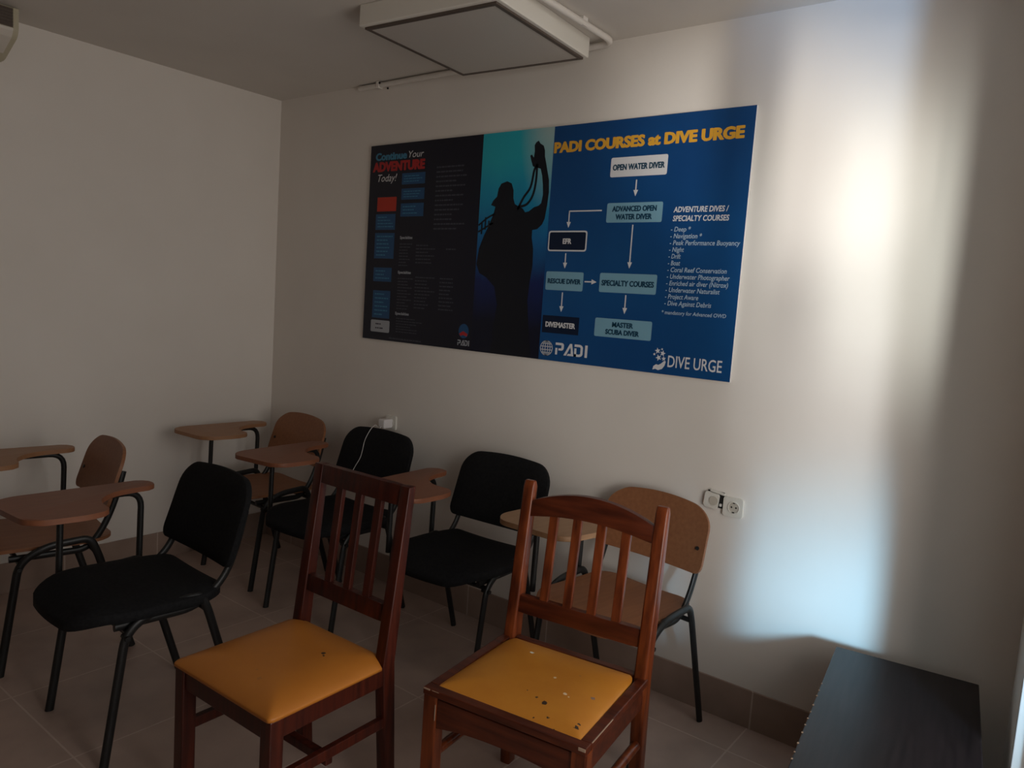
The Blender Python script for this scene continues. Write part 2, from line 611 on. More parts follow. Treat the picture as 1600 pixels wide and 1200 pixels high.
# balcony door: frame, middle post and two glazed leaves
bm = box((0.0, DY0 - 0.03, 0), (0.12, DY0 + 0.0, DZ), 0.002, mtx=RW)
add_box(bm, (0.0, DY1, 0), (0.12, DY1 + 0.03, DZ), 0.002, mtx=RW)
add_box(bm, (0.0, DY1 + 0.03, DZ - 0.03), (0.12, DY0 - 0.03, DZ), 0.002, mtx=RW)
add_box(bm, (0.02, MUL - 0.04, 0), (0.10, MUL + 0.01, DZ - 0.03), 0.002, mtx=RW)
struct('trim_1', bm, 'jamb', 'grey frame around the bright glazed door at the right edge')
for n, (ya, yb) in enumerate(((DY0 - 0.03, MUL + 0.01), (MUL - 0.04, DY1 + 0.03))):
    bm = box((0.05, yb, 0.01), (0.09, yb + 0.045, DZ - 0.03), 0.003, mtx=RW)
    add_box(bm, (0.05, ya - 0.045, 0.01), (0.09, ya, DZ - 0.03), 0.003, mtx=RW)
    add_box(bm, (0.05, yb + 0.045, 0.01), (0.09, ya - 0.045, 0.09), 0.003, mtx=RW)
    add_box(bm, (0.05, yb + 0.045, DZ - 0.10), (0.09, ya - 0.045, DZ - 0.03), 0.003, mtx=RW)
    d1 = struct('door_%d' % (n + 1), bm, 'white_pvc')
    d1['label'] = 'white glazed balcony door leaf, %s the corner' % ('nearer' if n == 0 else 'farther from')
    struct('glass_pane', box((0.066, yb + 0.045, 0.09), (0.072, ya - 0.045, DZ - 0.10), mtx=RW), 'glass', parent=d1)

# paving outside
struct('ground', box((-4, -12, -0.16), (12, 8, -0.065)), 'ground', 'pale paving outside the room')


# ------------------------------------------------------------------ ceiling lamp, pipe, air conditioner
lp = thing('ceiling_lamp', 'square surface-mounted panel light on the ceiling', 'lamp', (1.829, -0.408, H), math.radians(4.0))
S = 0.315
obj('housing', box((-S, -S, -0.078), (S, S, 0), 0.004), 'lamp_housing', lp)
bm = bmesh.new()
q = S - 0.016
for lo, hi in (((-q, -q), (q, -q + 0.016)), ((-q, q - 0.016), (q, q)), ((-q, -q + 0.016), (-q + 0.016, q - 0.016)), ((q - 0.016, -q + 0.016), (q, q - 0.016))):
    add_box(bm, (lo[0], lo[1], -0.086), (hi[0], hi[1], -0.076))
obj('panel_frame', bm, 'dark_gap', lp)
obj('diffuser', box((-q + 0.014, -q + 0.014, -0.084), (q - 0.014, q - 0.014, -0.074)), 'lamp_panel', lp)

pz = H - 0.016
pp = thing('cable_pipe', 'white painted pipe along the ceiling and top of the wall', 'pipe', (0, 0, 0))
pts = fillet([(2.212, -1.75, pz), (2.212, -0.03, pz - 0.006), (0.69, -0.014, pz)], 0.07, 10)
obj('conduit', tube(pts, 0.0125, 14), 'paint_pipe', pp, True, angle=50)
for (x, y) in ((0.84, -0.014), (2.212, -0.26), (2.212, -1.1)):
    bm = box((x - 0.010, y - 0.017, pz - 0.017), (x + 0.010, y + 0.0135, H), 0.002)
    obj('pipe_clip', bm, 'paint_pipe', pp)
obj('screw', tube([(0.855, -0.030, pz + 0.006), (0.855, -0.026, pz + 0.006)], 0.006, 10), 'socket_dark', pp)
obj('screw', tube([(0.888, -0.004, pz - 0.017), (0.888, 0.0, pz - 0.017)], 0.005, 10), 'socket_dark', pp)

# air conditioner on the left wall, mostly outside the frame
ac = thing('air_conditioner', 'yellowed wall air conditioner at the upper left corner of the room', 'air conditioner', (0, -1.40, 2.36))
L = 0.80
AH = H - 2.36 - 0.003
prof = round_poly([(0, 0.0, 0), (0.05, 0.004, 0.02), (0.185, 0.072, 0.02), (0.20, 0.098, 0.01), (0.20, AH, 0.004), (0, AH, 0)])
for ya, yb in ((-L + 0.018, -0.02),):
    obj('body', prism([(a * 0.985, b) for a, b in prof], lambda a, b, d: Vector((a, d, b)), ya, yb), 'ac_body', ac)
obj('end_cap', prism(prof, lambda a, b, d: Vector((a, d, b)), -0.02, 0, 0.002), 'ac_body', ac)
obj('end_cap', prism(prof, lambda a, b, d: Vector((a, d, b)), -L, -L + 0.018, 0.002), 'ac_body', ac)
obj('grille', box((0.192, -L + 0.02, 0.106), (0.1995, -0.021, AH - 0.004), 0.001), 'ac_dark', ac)
for k in range(6):
    obj('grille_slat', box((0.199, -L + 0.02, 0.112 + k * 0.012), (0.203, -0.022, 0.116 + k * 0.012)), 'ac_dark', ac)
bm = prism(round_poly([(0.09, 0.018, 0.004), (0.186, 0.068, 0.004), (0.203, 0.092, 0.01), (0.204, 0.104, 0.004), (0.185, 0.098, 0.004)]),
           lambda a, b, d: Vector((a, d, b)), -L + 0.02, -0.021)
obj('air_flap', bm, 'ac_white', ac)


# ------------------------------------------------------------------ tablet-arm chairs
def outline_tablet():
    return round_poly([(0.0, 0.0, 0.04), (0.098, 0.01, 0.045), (0.108, -0.15, 0.09), (0.195, -0.238, 0.07), (0.325, -0.242, 0.045),
                       (0.345, -0.32, 0.03), (0.325, -0.485, 0.07), (0.05, -0.51, 0.05), (0.0, -0.45, 0.06)], 8)


SX = 0.235       # half distance between the side frames
TZ = 0.738       # tablet height


def tablet_chair(name, label, padded):
    t = thing(name, label, 'chair')
    # side frames: one bent oval tube makes the front leg, the rounded arch and the rear leg of each side
    yb = 0.04 if padded else 0.0
    dz = -0.006 if padded else 0.0
    SX = 0.224 if padded else 0.235         # the upholstered seats sit over their side rails
    for s in (-1, 1):
        x = s * SX
        pts = fillet([(x, -0.225, 0.0), (x, -0.165, 0.42 + dz), (x, -0.08, 0.468 + dz), (x, 0.07, 0.478 + dz * 0.6), (x, 0.095, 0.42), (x, 0.225, 0.0)], 0.055)
        # split at the arch: front leg, rear leg
        h = next(i for i, p in enumerate(pts) if p.y > -0.10 and p.z > 0.38)
        k = next(i for i, p in enumerate(pts) if p.y > 0.03 and p.z > 0.38)
        obj('leg', tube(pts[:h + 1], 0.0095, 12, 0.0145), 'black_metal', t, True, angle=60)
        obj('leg', tube(pts[k:], 0.0095, 12, 0.0145), 'black_metal', t, True, angle=60)
        obj('side_rail', tube(pts[h:k + 1], 0.0095, 12, 0.0145), 'black_metal', t, True, angle=60)
        # L tube: runs under the seat and up behind the backrest
        xi = s * 0.200
        pts = fillet([(xi, -0.19, 0.428), (xi, 0.07, 0.424), (xi, 0.125 + yb, 0.50), (xi, 0.165 + yb, 0.60), (xi, 0.195 + yb, 0.72)], 0.07)
        obj('back_support', tube(pts, 0.009, 12, 0.013), 'black_metal', t, True, angle=60)
        b = obj('bolt', tube([(x - s * 0.02, -0.165, 0.398), (x + s * 0.018, -0.165, 0.398)], 0.008, 8, up=Vector((0, 0, 1))), 'black_metal', t)
    bm = tube([(-SX, -0.155, 0.405), (SX, -0.155, 0.405)], 0.009, 10, up=Vector((0, 0, 1)))
    obj('cross_bar', bm, 'black_metal', t, True, angle=60)
    bm = tube([(-SX, 0.085, 0.425), (SX, 0.085, 0.425)], 0.009, 10, up=Vector((0, 0, 1)))
    obj('cross_bar', bm, 'black_metal', t, True, angle=60)

    # seat
    def hw(w, r):
        def f(v):
            a = max(0.0, abs(v) - (1 - r))
            return w - (0.12 if padded and v > 0 else 0.09) * (1 - math.sqrt(max(0.0, 1 - (a / r) ** 2)))
        return f
    wS = 0.243 if padded else 0.215

    def Pseat(x, v):
        y = -0.055 + 0.225 * v * -1          # v=-1 rear, v=1 front
        f = (v + 1) / 2
        bow = 0.035 * (1 - (x / wS) ** 2) * max(0, v) ** 2
        z = (0.466 if padded else 0.452) + 0.012 * f - 0.03 * max(0, v - 0.62) ** 2 * 6 - 0.010 * (1 - (x / wS) ** 2) * (1 - f) + 0.02 * max(0, -v - 0.55)
        return Vector((x, y - bow, z)), Vector((0, 0, 1))
    if padded:
        obj('seat', panel(Pseat, hw(wS, 0.75), lambda e: 0.006 + 0.022 * (1 - e ** 5), lambda e: 0.024 + 0.008 * (1 - e ** 8)), 'black_fabric', t, True)
    else:
        obj('seat', panel(Pseat, hw(wS, 0.4), lambda e: 0.007, lambda e: 0.006), 'beech', t, True, angle=40)

    # backrest
    wB = 0.238 if padded else 0.232
    z0, z1 = (0.535, 0.83) if padded else (0.575, 0.815)
    zc, zh = (z0 + z1) / 2, (z1 - z0) / 2

    def hwB(v):
        r, k = ((0.62, 0.075) if padded else (0.75, 0.085)) if v > 0 else (0.30, 0.03)
        a = max(0.0, abs(v) - (1 - r)) / r
        return wB - k * (1 - math.sqrt(max(0.0, 1 - a * a))) - 0.012 * (v + 1) / 2
    lean = 0.30

    def Pback(x, v):
        z = zc + zh * v
        bulge = 0.02 * (1 - (x / wB) ** 2)
        y = 0.135 + (0.04 if padded else 0) + lean * (z - 0.535) + bulge - 0.018
        if padded:
            z = z - 0.02 * (x / wB) ** 2 * (1 if v > 0 else -0.4) * abs(v) ** 2
        else:
            z = z - 0.030 * (x / wB) ** 2 * max(0, v) ** 2
        return Vector((x, y, z)), Vector((0, -0.957, 0.287))
    if padded:
        obj('backrest', panel(Pback, hwB, lambda e: 0.008 + 0.018 * (1 - e ** 5), lambda e: 0.012 + 0.012 * (1 - e ** 5)), 'black_fabric', t, True)
    else:
        obj('backrest', panel(Pback, hwB, lambda e: 0.007, lambda e: 0.006), 'beech', t, True, angle=40)
        for s in (-1, 1):
            obj('rivet', tube([(s * 0.198, 0.158, 0.66), (s * 0.198, 0.150, 0.664)], 0.007, 10, up=Vector((0, 0, 1))), 'black_metal', t)

    # writing tablet on the sitter's right hand, with its U shaped support
    xo, yo = -0.325, 0.125
    ol = [(xo + a, yo + b) for a, b in outline_tablet()]
    obj('writing_tablet', prism(ol, XY, TZ - 0.018, TZ, 0.003), 'beech', t, True, angle=35)
    xp = xo + 0.048
    pts = fillet([(xp, yo - 0.035, 0.455), (xp, yo - 0.03, TZ - 0.031), (xp, yo - 0.30, TZ - 0.031), (xp + 0.0, yo - 0.305, 0.43)], 0.06)
    obj('tablet_support', tube(pts, 0.011, 12), 'black_metal', t, True, angle=60)
    return t


GW = 'wooden tablet-arm chairs'
GB = 'black upholstered tablet-arm chairs'
R = math.radians
wood = tablet_chair('tablet_chair', 'tan wooden tablet-arm chair touching the wall below the sockets', False)
wood['group'] = GW
wood.location = (2.585, -0.285, 0)
wood.rotation_euler = (0, 0, R(-6))
recolor(wood, ('writing_tablet',), 'beech_pale')
w2 = dup(wood, (0.49, -0.34, 0), R(-3), 'brown wooden tablet-arm chair in the far corner of the room', GW)
recolor(w2, ('writing_tablet',), 'beech_tan')
w1 = dup(wood, (0.62, -1.42, 0), R(-9), 'brown wooden tablet-arm chair at the left wall, left edge of the photo', GW)
recolor(w1, ('writing_tablet',), 'beech_tan')

black = tablet_chair('tablet_chair', 'black upholstered tablet-arm chair in front, beside the left wooden one', True)
black['group'] = GB
black.location = (1.40, -1.43, 0)
black.rotation_euler = (0, 0, R(-2.5))
recolor(black, ('writing_tablet',), 'beech_red')
b2 = dup(black, (1.14, -0.40, 0), R(2), 'black tablet-arm chair with a white cord hanging over its backrest', GB)
b3 = dup(black, (1.895, -0.35, 0), R(3), 'black tablet-arm chair in the middle of the row under the blue poster', GB)


# ------------------------------------------------------------------ wooden dining chairs with yellow seats
def dining_chair(name, label, pine):
    t = thing(name, label, 'chair')
    wd = 'pine' if pine else 'mahogany'
    rail = 'pine_rail' if pine else 'mahogany'
    wf, wb, dp = (0.242, 0.238, 0.22) if pine else (0.215, 0.208, 0.21)       # half widths front / back, half depth
    sz = 0.43                               # frame top
    leg = 0.021
    LEAN = 0.12

    def post_y(z):
        return dp - 0.015 + (0.0 if z < sz else (z - sz) * LEAN)
    # front legs
    for s in (-1, 1):
        x = s * (wf - leg)
        obj('leg', box((x - leg, -dp, 0), (x + leg, -dp + 2 * leg, sz - 0.002), 0.004), wd, t)
    # rear legs run on as the back posts
    top = 0.935 if pine else 0.942
    for s in (-1, 1):
        x = s * (wb - 0.019)
        prof = [(post_y(0) - 0.012 + 0.03, 0), (post_y(0) + 0.026 + 0.03, 0), (post_y(sz) + 0.024, sz), (post_y(top) + 0.016, top - 0.02),
                (post_y(top) + 0.006, top), (post_y(top) - 0.008, top), (post_y(top) - 0.016, top - 0.02), (post_y(sz) - 0.020, sz)]
        if not pine:
            prof = prof[:3] + [(post_y(top) + 0.014, top), (post_y(top) - 0.014, top)] + prof[7:]
        obj('back_post', prism(prof, YZ, x - 0.019, x + 0.019, 0.004 if not pine else 0.007, 3), wd, t, True, angle=40)
    # aprons
    az = 0.075 if pine else 0.062
    if pine:
        ol = [(-wf + 2 * leg, sz - 0.012), (-wf + 2 * leg, sz - az - 0.02)] + \
             [(x, sz - az + 0.012 * (1 - (x / 0.17) ** 2) - 0.012) for x in [-0.13 + i * 0.026 for i in range(11)]] + \
             [(wf - 2 * leg, sz - az - 0.02), (wf - 2 * leg, sz - 0.012)]
        obj('apron', prism(ol, XZ, -dp + 0.006, -dp + 0.026, 0.002), rail, t)
    else:
        obj('apron', box((-wf + 2 * leg, -dp + 0.006, sz - az), (wf - 2 * leg, -dp + 0.026, sz - 0.002), 0.002), rail, t)
    for s in (-1, 1):
        x = s * (wf - 0.020)
        obj('apron', box((x - 0.010, -dp + 2 * leg, sz - az), (x + 0.010, dp - 0.03, sz - 0.004), 0.002), rail, t)
    obj('apron', box((-wb + 0.038, dp - 0.022, sz - az), (wb - 0.038, dp, sz - 0.004), 0.002), rail, t)
    # stretchers
    for s in (-1, 1):
        x = s * (wf - 0.021)
        if pine:
            obj('stretcher', tube([(x, -dp + 0.03, 0.245), (x, dp + 0.005, 0.235)], 0.014, 14), wd, t, True, angle=60)
        else:
            obj('stretcher', box((x - 0.010, -dp + 0.03, 0.235), (x + 0.010, dp + 0.005, 0.265), 0.002), wd, t)
    obj('stretcher', box((-wf + 0.02, -0.012, 0.21), (wf - 0.02, 0.012, 0.238), 0.003), rail, t)
    # seat
    if pine:
        bm = bmesh.new()
        o = [(-wf, -dp - 0.004), (wf, -dp - 0.004), (wf, dp - 0.02), (wb - 0.04, dp - 0.02), (wb - 0.04, dp + 0.004),
             (-wb + 0.04, dp + 0.004), (-wb + 0.04, dp - 0.02), (-wf, dp - 0.02)]
        i0 = [(-wf + 0.03, -dp + 0.026), (wf - 0.03, -dp + 0.026), (wf - 0.03, dp - 0.022), (wb - 0.04, dp - 0.022), (wb - 0.045, dp - 0.018),
              (-wb + 0.045, dp - 0.018), (-wb + 0.04, dp - 0.022), (-wf + 0.03, dp - 0.022)]
        for (xa, ya, xb, yb) in ((-wf, -dp - 0.004, wf, -dp + 0.027), (-wf, -dp + 0.027, -wf + 0.03, dp - 0.022), (wf - 0.03, -dp + 0.027, wf, dp - 0.022),
                                 (-wb + 0.04, dp - 0.025, wb - 0.04, dp + 0.004)):
            add_box(bm, (xa, ya, sz - 0.004), (xb, yb, sz + 0.016), 0.003)
        obj('seat_frame', bm, rail, t)
        ws, y0, y1 = wf - 0.028, -dp + 0.025, dp - 0.028
        zt = sz + 0.012
    else:
        ws, y0, y1 = wf + 0.004, -dp - 0.006, dp - 0.004
        zt = sz + 0.004

    def hwS(v):
        if pine:
            a = max(0.0, v - 0.72) / 0.28
            b2 = max(0.0, -v - 0.93) / 0.07
            return ws - 0.022 * (1 - math.sqrt(max(0, 1 - a * a))) - 0.008 * (1 - math.sqrt(max(0, 1 - b2 * b2))) - 0.006 * (v + 1) / 2
        # cushion wraps the posts: full width to the posts, then narrows between them
        a = max(0.0, min(1.0, (v - 0.78) / 0.10))
        b2 = max(0.0, -v - 0.9) / 0.1
        c = max(0.0, v - 0.90) / 0.10
        return ws - 0.042 * (a * a * (3 - 2 * a)) - 0.012 * (1 - math.sqrt(max(0, 1 - b2 * b2))) - 0.04 * (1 - math.sqrt(max(0, 1 - c * c)))

    def Ps(x, v):
        return Vector((x, (y0 + y1) / 2 + (y1 - y0) / 2 * v, zt)), Vector((0, 0, 1))
    puff = 0.022 if pine else 0.034
    obj('seat_cushion', panel(Ps, hwS, lambda e: 0.002 + puff * (1 - e ** 4) ** 0.8, lambda e: 0.006, 28, 32), 'vinyl_worn' if pine else 'vinyl', t, True)
    # back: top rail, lower rail, slats
    def rail_box(za, zb, th, arch=0.0, sag=0.0):
        n = 14
        bm = bmesh.new()
        X = wb - 0.036
        xs = [-X + 2 * X * i / n for i in range(n + 1)]
        topl = [(x, zb + arch * (1 - (x / X) ** 2)) for x in xs]
        botl = [(x, za + sag * (1 - (x / X) ** 2)) for x in xs]
        ol = botl + topl[::-1]

        def f(a, b, d):
            return Vector((a, post_y(b) + d, b))
        return prism(ol, f, -th, th, 0.003)
    if pine:
        obj('top_rail', rail_box(0.825, 0.875, 0.011, 0.045, 0.022), rail, t, True, angle=40)
        obj('lower_rail', rail_box(0.525, 0.578, 0.011), rail, t, True, angle=40)
        xs, hwid, za, zb = [-0.120, -0.040, 0.040, 0.120], 0.014, 0.57, 0.85
    else:
        obj('top_rail', rail_box(0.884, 0.9415, 0.012), rail, t, True, angle=40)
        obj('lower_rail', rail_box(0.545, 0.595, 0.012), rail, t, True, angle=40)
        xs, hwid, za, zb = [-0.085, 0.0, 0.085], 0.014, 0.585, 0.89
    for x in xs:
        prof = [(x - hwid, za), (x + hwid, za), (x + hwid, zb), (x - hwid, zb)]

        def f(a, b, d):
            return Vector((a, post_y(b) + d, b))
        obj('slat', prism(prof, f, -0.008, 0.008, 0.002), wd, t)
    return t


ca = dining_chair('dining_chair', 'dark mahogany slat-back chair with a clean yellow seat, left of the two', False)
ca.location = (2.135, -1.40, 0)
ca.rotation_euler = (0, 0, R(1.5))
cb = dining_chair('dining_chair', 'scratched orange-red pine chair with arched top rail and stained yellow seat', True)
cb.location = (2.725, -0.985, 0)
cb.rotation_euler = (0, 0, R(7.5))
# paint worn off the corners of the pine chair
for (a, b) in (((-0.240, -0.2255, 0.441), (-0.219, -0.2235, 0.4455)), ((0.221, -0.2258, 0.437), (0.240, -0.2235, 0.445)), ((-0.212, -0.2253, 0.443), (-0.190, -0.2235, 0.4448)), ((-0.2025, -0.2215, 0.36), (-0.2003, -0.2190, 0.405)), ((0.2395, -0.19, 0.4445), (0.2428, -0.06, 0.4462))):
    obj('wear_mark', box(a, b, 0.0008), 'chip', cb)


# ------------------------------------------------------------------ dark bench at the right
bn = thing('bench', 'low dark wooden bench at the right against the poster wall', 'bench', (3.483, -0.10, 0), R(7.0))
obj('bench_top', box((-0.198, -1.20, 0.425), (0.198, 0.0, 0.455), 0.003), 'bench_wood', bn)
bm = box((-0.185, -1.185, 0.03), (-0.165, -0.012, 0.425))
add_box(bm, (0.165, -1.185, 0.03), (0.185, -0.012, 0.425))
add_box(bm, (-0.165, -1.185, 0.03), (0.165, -1.165, 0.425))
add_box(bm, (-0.165, -0.032, 0.03), (0.165, -0.012, 0.425))
obj('carcass', bm, 'bench_wood', bn)
for sx in (-0.165, 0.165):
    for y in (-1.16, -0.04):
        obj('foot', box((sx - 0.018, y - 0.018, 0), (sx + 0.018, y + 0.018, 0.035), 0.003), 'bench_wood', bn)
random.seed(4)
bm = bmesh.new()
for k in range(16):
    y = -0.30 - 0.045 * k - random.uniform(0, 0.02)
    l = random.uniform(0.003, 0.008)
    add_box(bm, (-0.1995, y, 0.446), (-0.1945, y + l, 0.4556), 0.0008)
ch = obj('edge_chips', bm, 'chip', bn)
ch['label'] = 'pale chipped edge of the bench top'


# ------------------------------------------------------------------ sockets, charger, cable
def plate(parent, x0, x1, z0, z1, y=0.0, d=0.011, name='cover_plate', r=0.008):
    ol = round_poly([(x0, z0, r), (x1, z0, r), (x1, z1, r), (x0, z1, r)], 4)
    return obj(name, prism(ol, XZ, y - d, y, 0.002), 'socket', parent)


def ring(bmx, x, z, y, ro, ri, d, n=28):
    A = [[bmx.verts.new((x + r * math.cos(2 * PI * k / n), yy, z + r * math.sin(2 * PI * k / n))) for k in range(n)]
         for r, yy in ((ro, y), (ro, y - d), (ri, y - d), (ri, y))]
    for i in range(4):
        a, b = A[i], A[(i + 1) % 4]
        for k in range(n):
            bmx.faces.new((a[k], a[(k + 1) % n], b[(k + 1) % n], b[k]))


so = thing('wall_socket', 'round two-pin wall socket in a beige plate, right of the broken one', 'socket', (2.858, 0, 0.800))
plate(so, -0.037, 0.037, -0.036, 0.036)
bm = bmesh.new()
ring(bm, 0.004, 0.0, -0.010, 0.0225, 0.0195, 0.004)
obj('socket_rim', bm, 'socket', so, True, angle=40)
obj('socket_well', tube([(0.004, -0.0112, 0.0), (0.004, -0.0108, 0.0)], 0.0195, 28, up=Vector((0, 0, 1))), 'socket_in', so)
for sx in (-0.0085, 0.0085):
    obj('pin_hole', tube([(0.004 + sx, -0.0118, 0.001), (0.004 + sx, -0.011, 0.001)], 0.0034, 12, up=Vector((0, 0, 1))), 'socket_dark', so)
for sz_ in (-0.0175, 0.0175):
    obj('earth_clip', box((0.0, -0.014, sz_ - 0.002), (0.008, -0.0108, sz_ + 0.002)), 'socket_dark', so)

sb = thing('wall_socket', 'broken wall socket with its cover hanging off and a dark gap', 'socket', (2.785, 0, 0.815))
obj('back_box', box((-0.030, -0.004, -0.030), (0.036, 0, 0.031), 0.002), 'socket_dark', sb)
o = plate(sb, -0.037, 0.018, -0.033, 0.024, -0.006, 0.009)
o.rotation_euler = (0, R(6), 0)
o = obj('cover_strip', box((-0.022, -0.014, 0.026), (0.036, -0.004, 0.034), 0.002), 'socket', sb)
o.rotation_euler = (0, R(8), 0)
obj('socket_insert', tube([(0.0, -0.017, -0.004), (0.0, -0.0149, -0.004)], 0.017, 24, up=Vector((0, 0, 1))), 'socket_in', sb)
obj('metal_tab', box((0.021, -0.010, -0.022), (0.029, -0.003, -0.012), 0.001), 'white_pvc', sb)

s3 = thing('wall_socket', 'white wall socket above the black chair with the cord', 'socket', (1.040, 0, 0.840))
plate(s3, -0.037, 0.037, -0.036, 0.036)
bm = bmesh.new()
ring(bm, 0, 0, -0.010, 0.0225, 0.0195, 0.004)
obj('socket_rim', bm, 'socket', s3, True, angle=40)
obj('socket_well', tube([(0, -0.0112, 0.0), (0, -0.0108, 0.0)], 0.0195, 28, up=Vector((0, 0, 1))), 'socket_in', s3)

cg = thing('phone_charger', 'white plug-in charger with a thin cord hanging down over the black backrest', 'charger', (1.040, -0.012, 0.840))
obj('plug_body', box((-0.022, -0.062, -0.024), (0.022, -0.002, 0.022), 0.006), 'charger', cg)
pts = [(0.0, -0.060, -0.014), (0.012, -0.085, -0.022), (0.026, -0.108, -0.008), (0.032, -0.130, 0.003), (0.030, -0.153, -0.012), (0.020, -0.169, -0.046),
       (0.013, -0.179, -0.079), (0.016, -0.191, -0.118), (0.014, -0.202, -0.156), (0.000, -0.216, -0.195), (-0.010, -0.223, -0.220)]
CORD = pts


def spline(pts, n=8):
    P = [Vector(p) for p in pts]
    out = []
    for i in range(len(P) - 1):
        a, b, c, d = P[max(i - 1, 0)], P[i], P[i + 1], P[min(i + 2, len(P) - 1)]
        for j in range(n):
            t = j / n
            out.append(0.5 * ((2 * b) + (c - a) * t + (2 * a - 5 * b + 4 * c - d) * t * t + (-a + 3 * b - 3 * c + d) * t ** 3))
    out.append(P[-1])
    return out


obj('cord', tube(spline(CORD), 0.0014, 8), 'cable', cg, True, angle=60)
obj('cord_plug', tube([CORD[-1], (-0.012, -0.225, -0.228), (-0.018, -0.229, -0.242)], 0.0042, 10), 'cable', cg, True, angle=60)


# ------------------------------------------------------------------ the blue poster
PX, PZ, PW, PH = 0.799, 1.255, 2.002, 0.98
po = thing('poster', 'wide blue printed board with a diving course flowchart on the wall', 'poster', (PX, -0.001, PZ))
obj('board', box((0, -0.011, 0), (PW, 0, PH), 0.001), 'white_pvc', po)
Y0 = -0.0112
STEP = 0.0005


def flat(name, pts, layer, material, parent=po):
    y = Y0 - layer * STEP
    return obj(name, prism(pts, XZ, y - STEP * 0.9, y), material, parent)


def rect(name, x0, z0, x1, z1, layer, material, r=0.0, parent=po):
    if r:
        p = round_poly([(x0, z0, r), (x1, z0, r), (x1, z1, r), (x0, z1, r)], 4)
    else:
        p = [(x0, z0), (x1, z0), (x1, z1), (x0, z1)]
    return flat(name, p, layer, material, parent)


def text(name, s, x0, z0, size, layer, material, width=None, bold=0.0, shear=0.0, align='LEFT', parent=po, spacing=1.0, zscale=1.0, fat=0.0):
    cu = bpy.data.curves.new(name, 'FONT')
    cu.body = s
    cu.size = size
    cu.shear = shear
    cu.offset = bold
    cu.align_x = align
    cu.space_character = spacing
    cu.fill_mode = 'BOTH'
    cu.resolution_u = 3
    tmp = bpy.data.objects.new(name, cu)
    C.objects.link(tmp)
    dg = bpy.context.evaluated_depsgraph_get()
    me = bpy.data.meshes.new_from_object(tmp.evaluated_get(dg))
    bpy.data.objects.remove(tmp)
    bpy.data.curves.remove(cu)
    xs = [v.co.x for v in me.vertices]
    k = 1.0
    if width and xs:
        k = width / (max(xs) - min(xs))
    ox = min(xs) if align == 'LEFT' else (0 if align == 'CENTER' else max(xs))
    if align == 'CENTER':
        ox = (min(xs) + max(xs)) / 2
    y = Y0 - layer * STEP - STEP * 0.5
    for v in me.vertices:
        v.co = Vector((x0 + (v.co.x - ox) * k, y, z0 + v.co.y * zscale))
    if fat:                                   # heavier strokes: the letters printed again a little to each side
        bmt = bmesh.new()
        for i, (dx, dzz) in enumerate(((-fat, 0), (fat, 0), (0, fat * 0.5), (0, -fat * 0.5))):
            t = bmesh.new()
            t.from_mesh(me)
            bmesh.ops.translate(t, verts=t.verts, vec=(dx, -0.00012 * i, dzz))
            join(bmt, t)
        bmt.to_mesh(me)
        bmt.free()
    me.materials.clear()
    me.materials.append(M[material])
    o = bpy.data.objects.new(name, me)
    C.objects.link(o)
    o.parent = parent
    return o


CAP = 1 / 0.73     # font size for a given capital height
rect('flowchart_panel', 1.140, 0.0005, PW - 0.0005, PH - 0.0005, 0, 'p_blue')
rect('dark_panel', 0.0005, 0.0005, 0.755, PH - 0.0005, 0, 'p_navy')
rect('diver_photograph', 0.752, 0.0005, 1.141, PH - 0.0005, 1, 'p_photo')
# diver seen from behind with one arm raised, printed as a dark silhouette
body = [(0.755, 0.40), (0.765, 0.47), (0.79, 0.53), (0.815, 0.575), (0.838, 0.625), (0.846, 0.655), (0.820, 0.664), (0.832, 0.684), (0.852, 0.70),
        (0.858, 0.735), (0.872, 0.756), (0.905, 0.765), (0.93, 0.755), (0.943, 0.725), (0.945, 0.69), (0.955, 0.665), (0.975, 0.655), (1.0, 0.645),
        (1.015, 0.628), (1.035, 0.632), (1.06, 0.648), (1.085, 0.655), (1.098, 0.665), (1.104, 0.70), (1.100, 0.74), (1.093, 0.78), (1.082, 0.81),
        (1.063, 0.815), (1.040, 0.822), (1.030, 0.845), (1.022, 0.868), (1.031, 0.872), (1.042, 0.858), (1.045, 0.885), (1.042, 0.910),
        (1.050, 0.922), (1.062, 0.928), (1.072, 0.915), (1.090, 0.905), (1.098, 0.885), (1.100, 0.86), (1.108, 0.835), (1.118, 0.80), (1.130, 0.76),
        (1.134, 0.71), (1.130, 0.66), (1.122, 0.60), (1.110, 0.575), (1.085, 0.555), (1.06, 0.552), (1.06, 0.52), (1.072, 0.47), (1.075, 0.40),
        (1.066, 0.33), (1.060, 0.25), (1.078, 0.12), (1.10, 0.001), (0.87, 0.001), (0.875, 0.12), (0.892, 0.22), (0.87, 0.30), (0.82, 0.34), (0.775, 0.36)]
flat('diver_silhouette', body, 2, 'p_ink')
for pts in ([(0.972, 0.640), (1.0, 0.69), (1.035, 0.735), (1.048, 0.80), (1.056, 0.82)], [(0.975, 0.652), (1.02, 0.662), (1.05, 0.70), (1.062, 0.76), (1.062, 0.83)],
            [(0.845, 0.625), (0.80, 0.605), (0.754, 0.575)], [(0.838, 0.585), (0.80, 0.567), (0.754, 0.545)]):
    sp = spline([(a, 0, b) for a, b in pts], 5)
    w = 0.0055 if pts[0][0] > 0.9 else 0.004
    L1, L2 = [], []
    for i, p in enumerate(sp):
        d = (sp[min(i + 1, len(sp) - 1)] - sp[max(i - 1, 0)]).normalized()
        nn = Vector((-d.z, 0, d.x)) * w
        L1.append((p.x + nn.x, p.z + nn.z))
        L2.append((p.x - nn.x, p.z - nn.z))
    flat('diver_hose', L1 + L2[::-1], 2, 'p_ink')
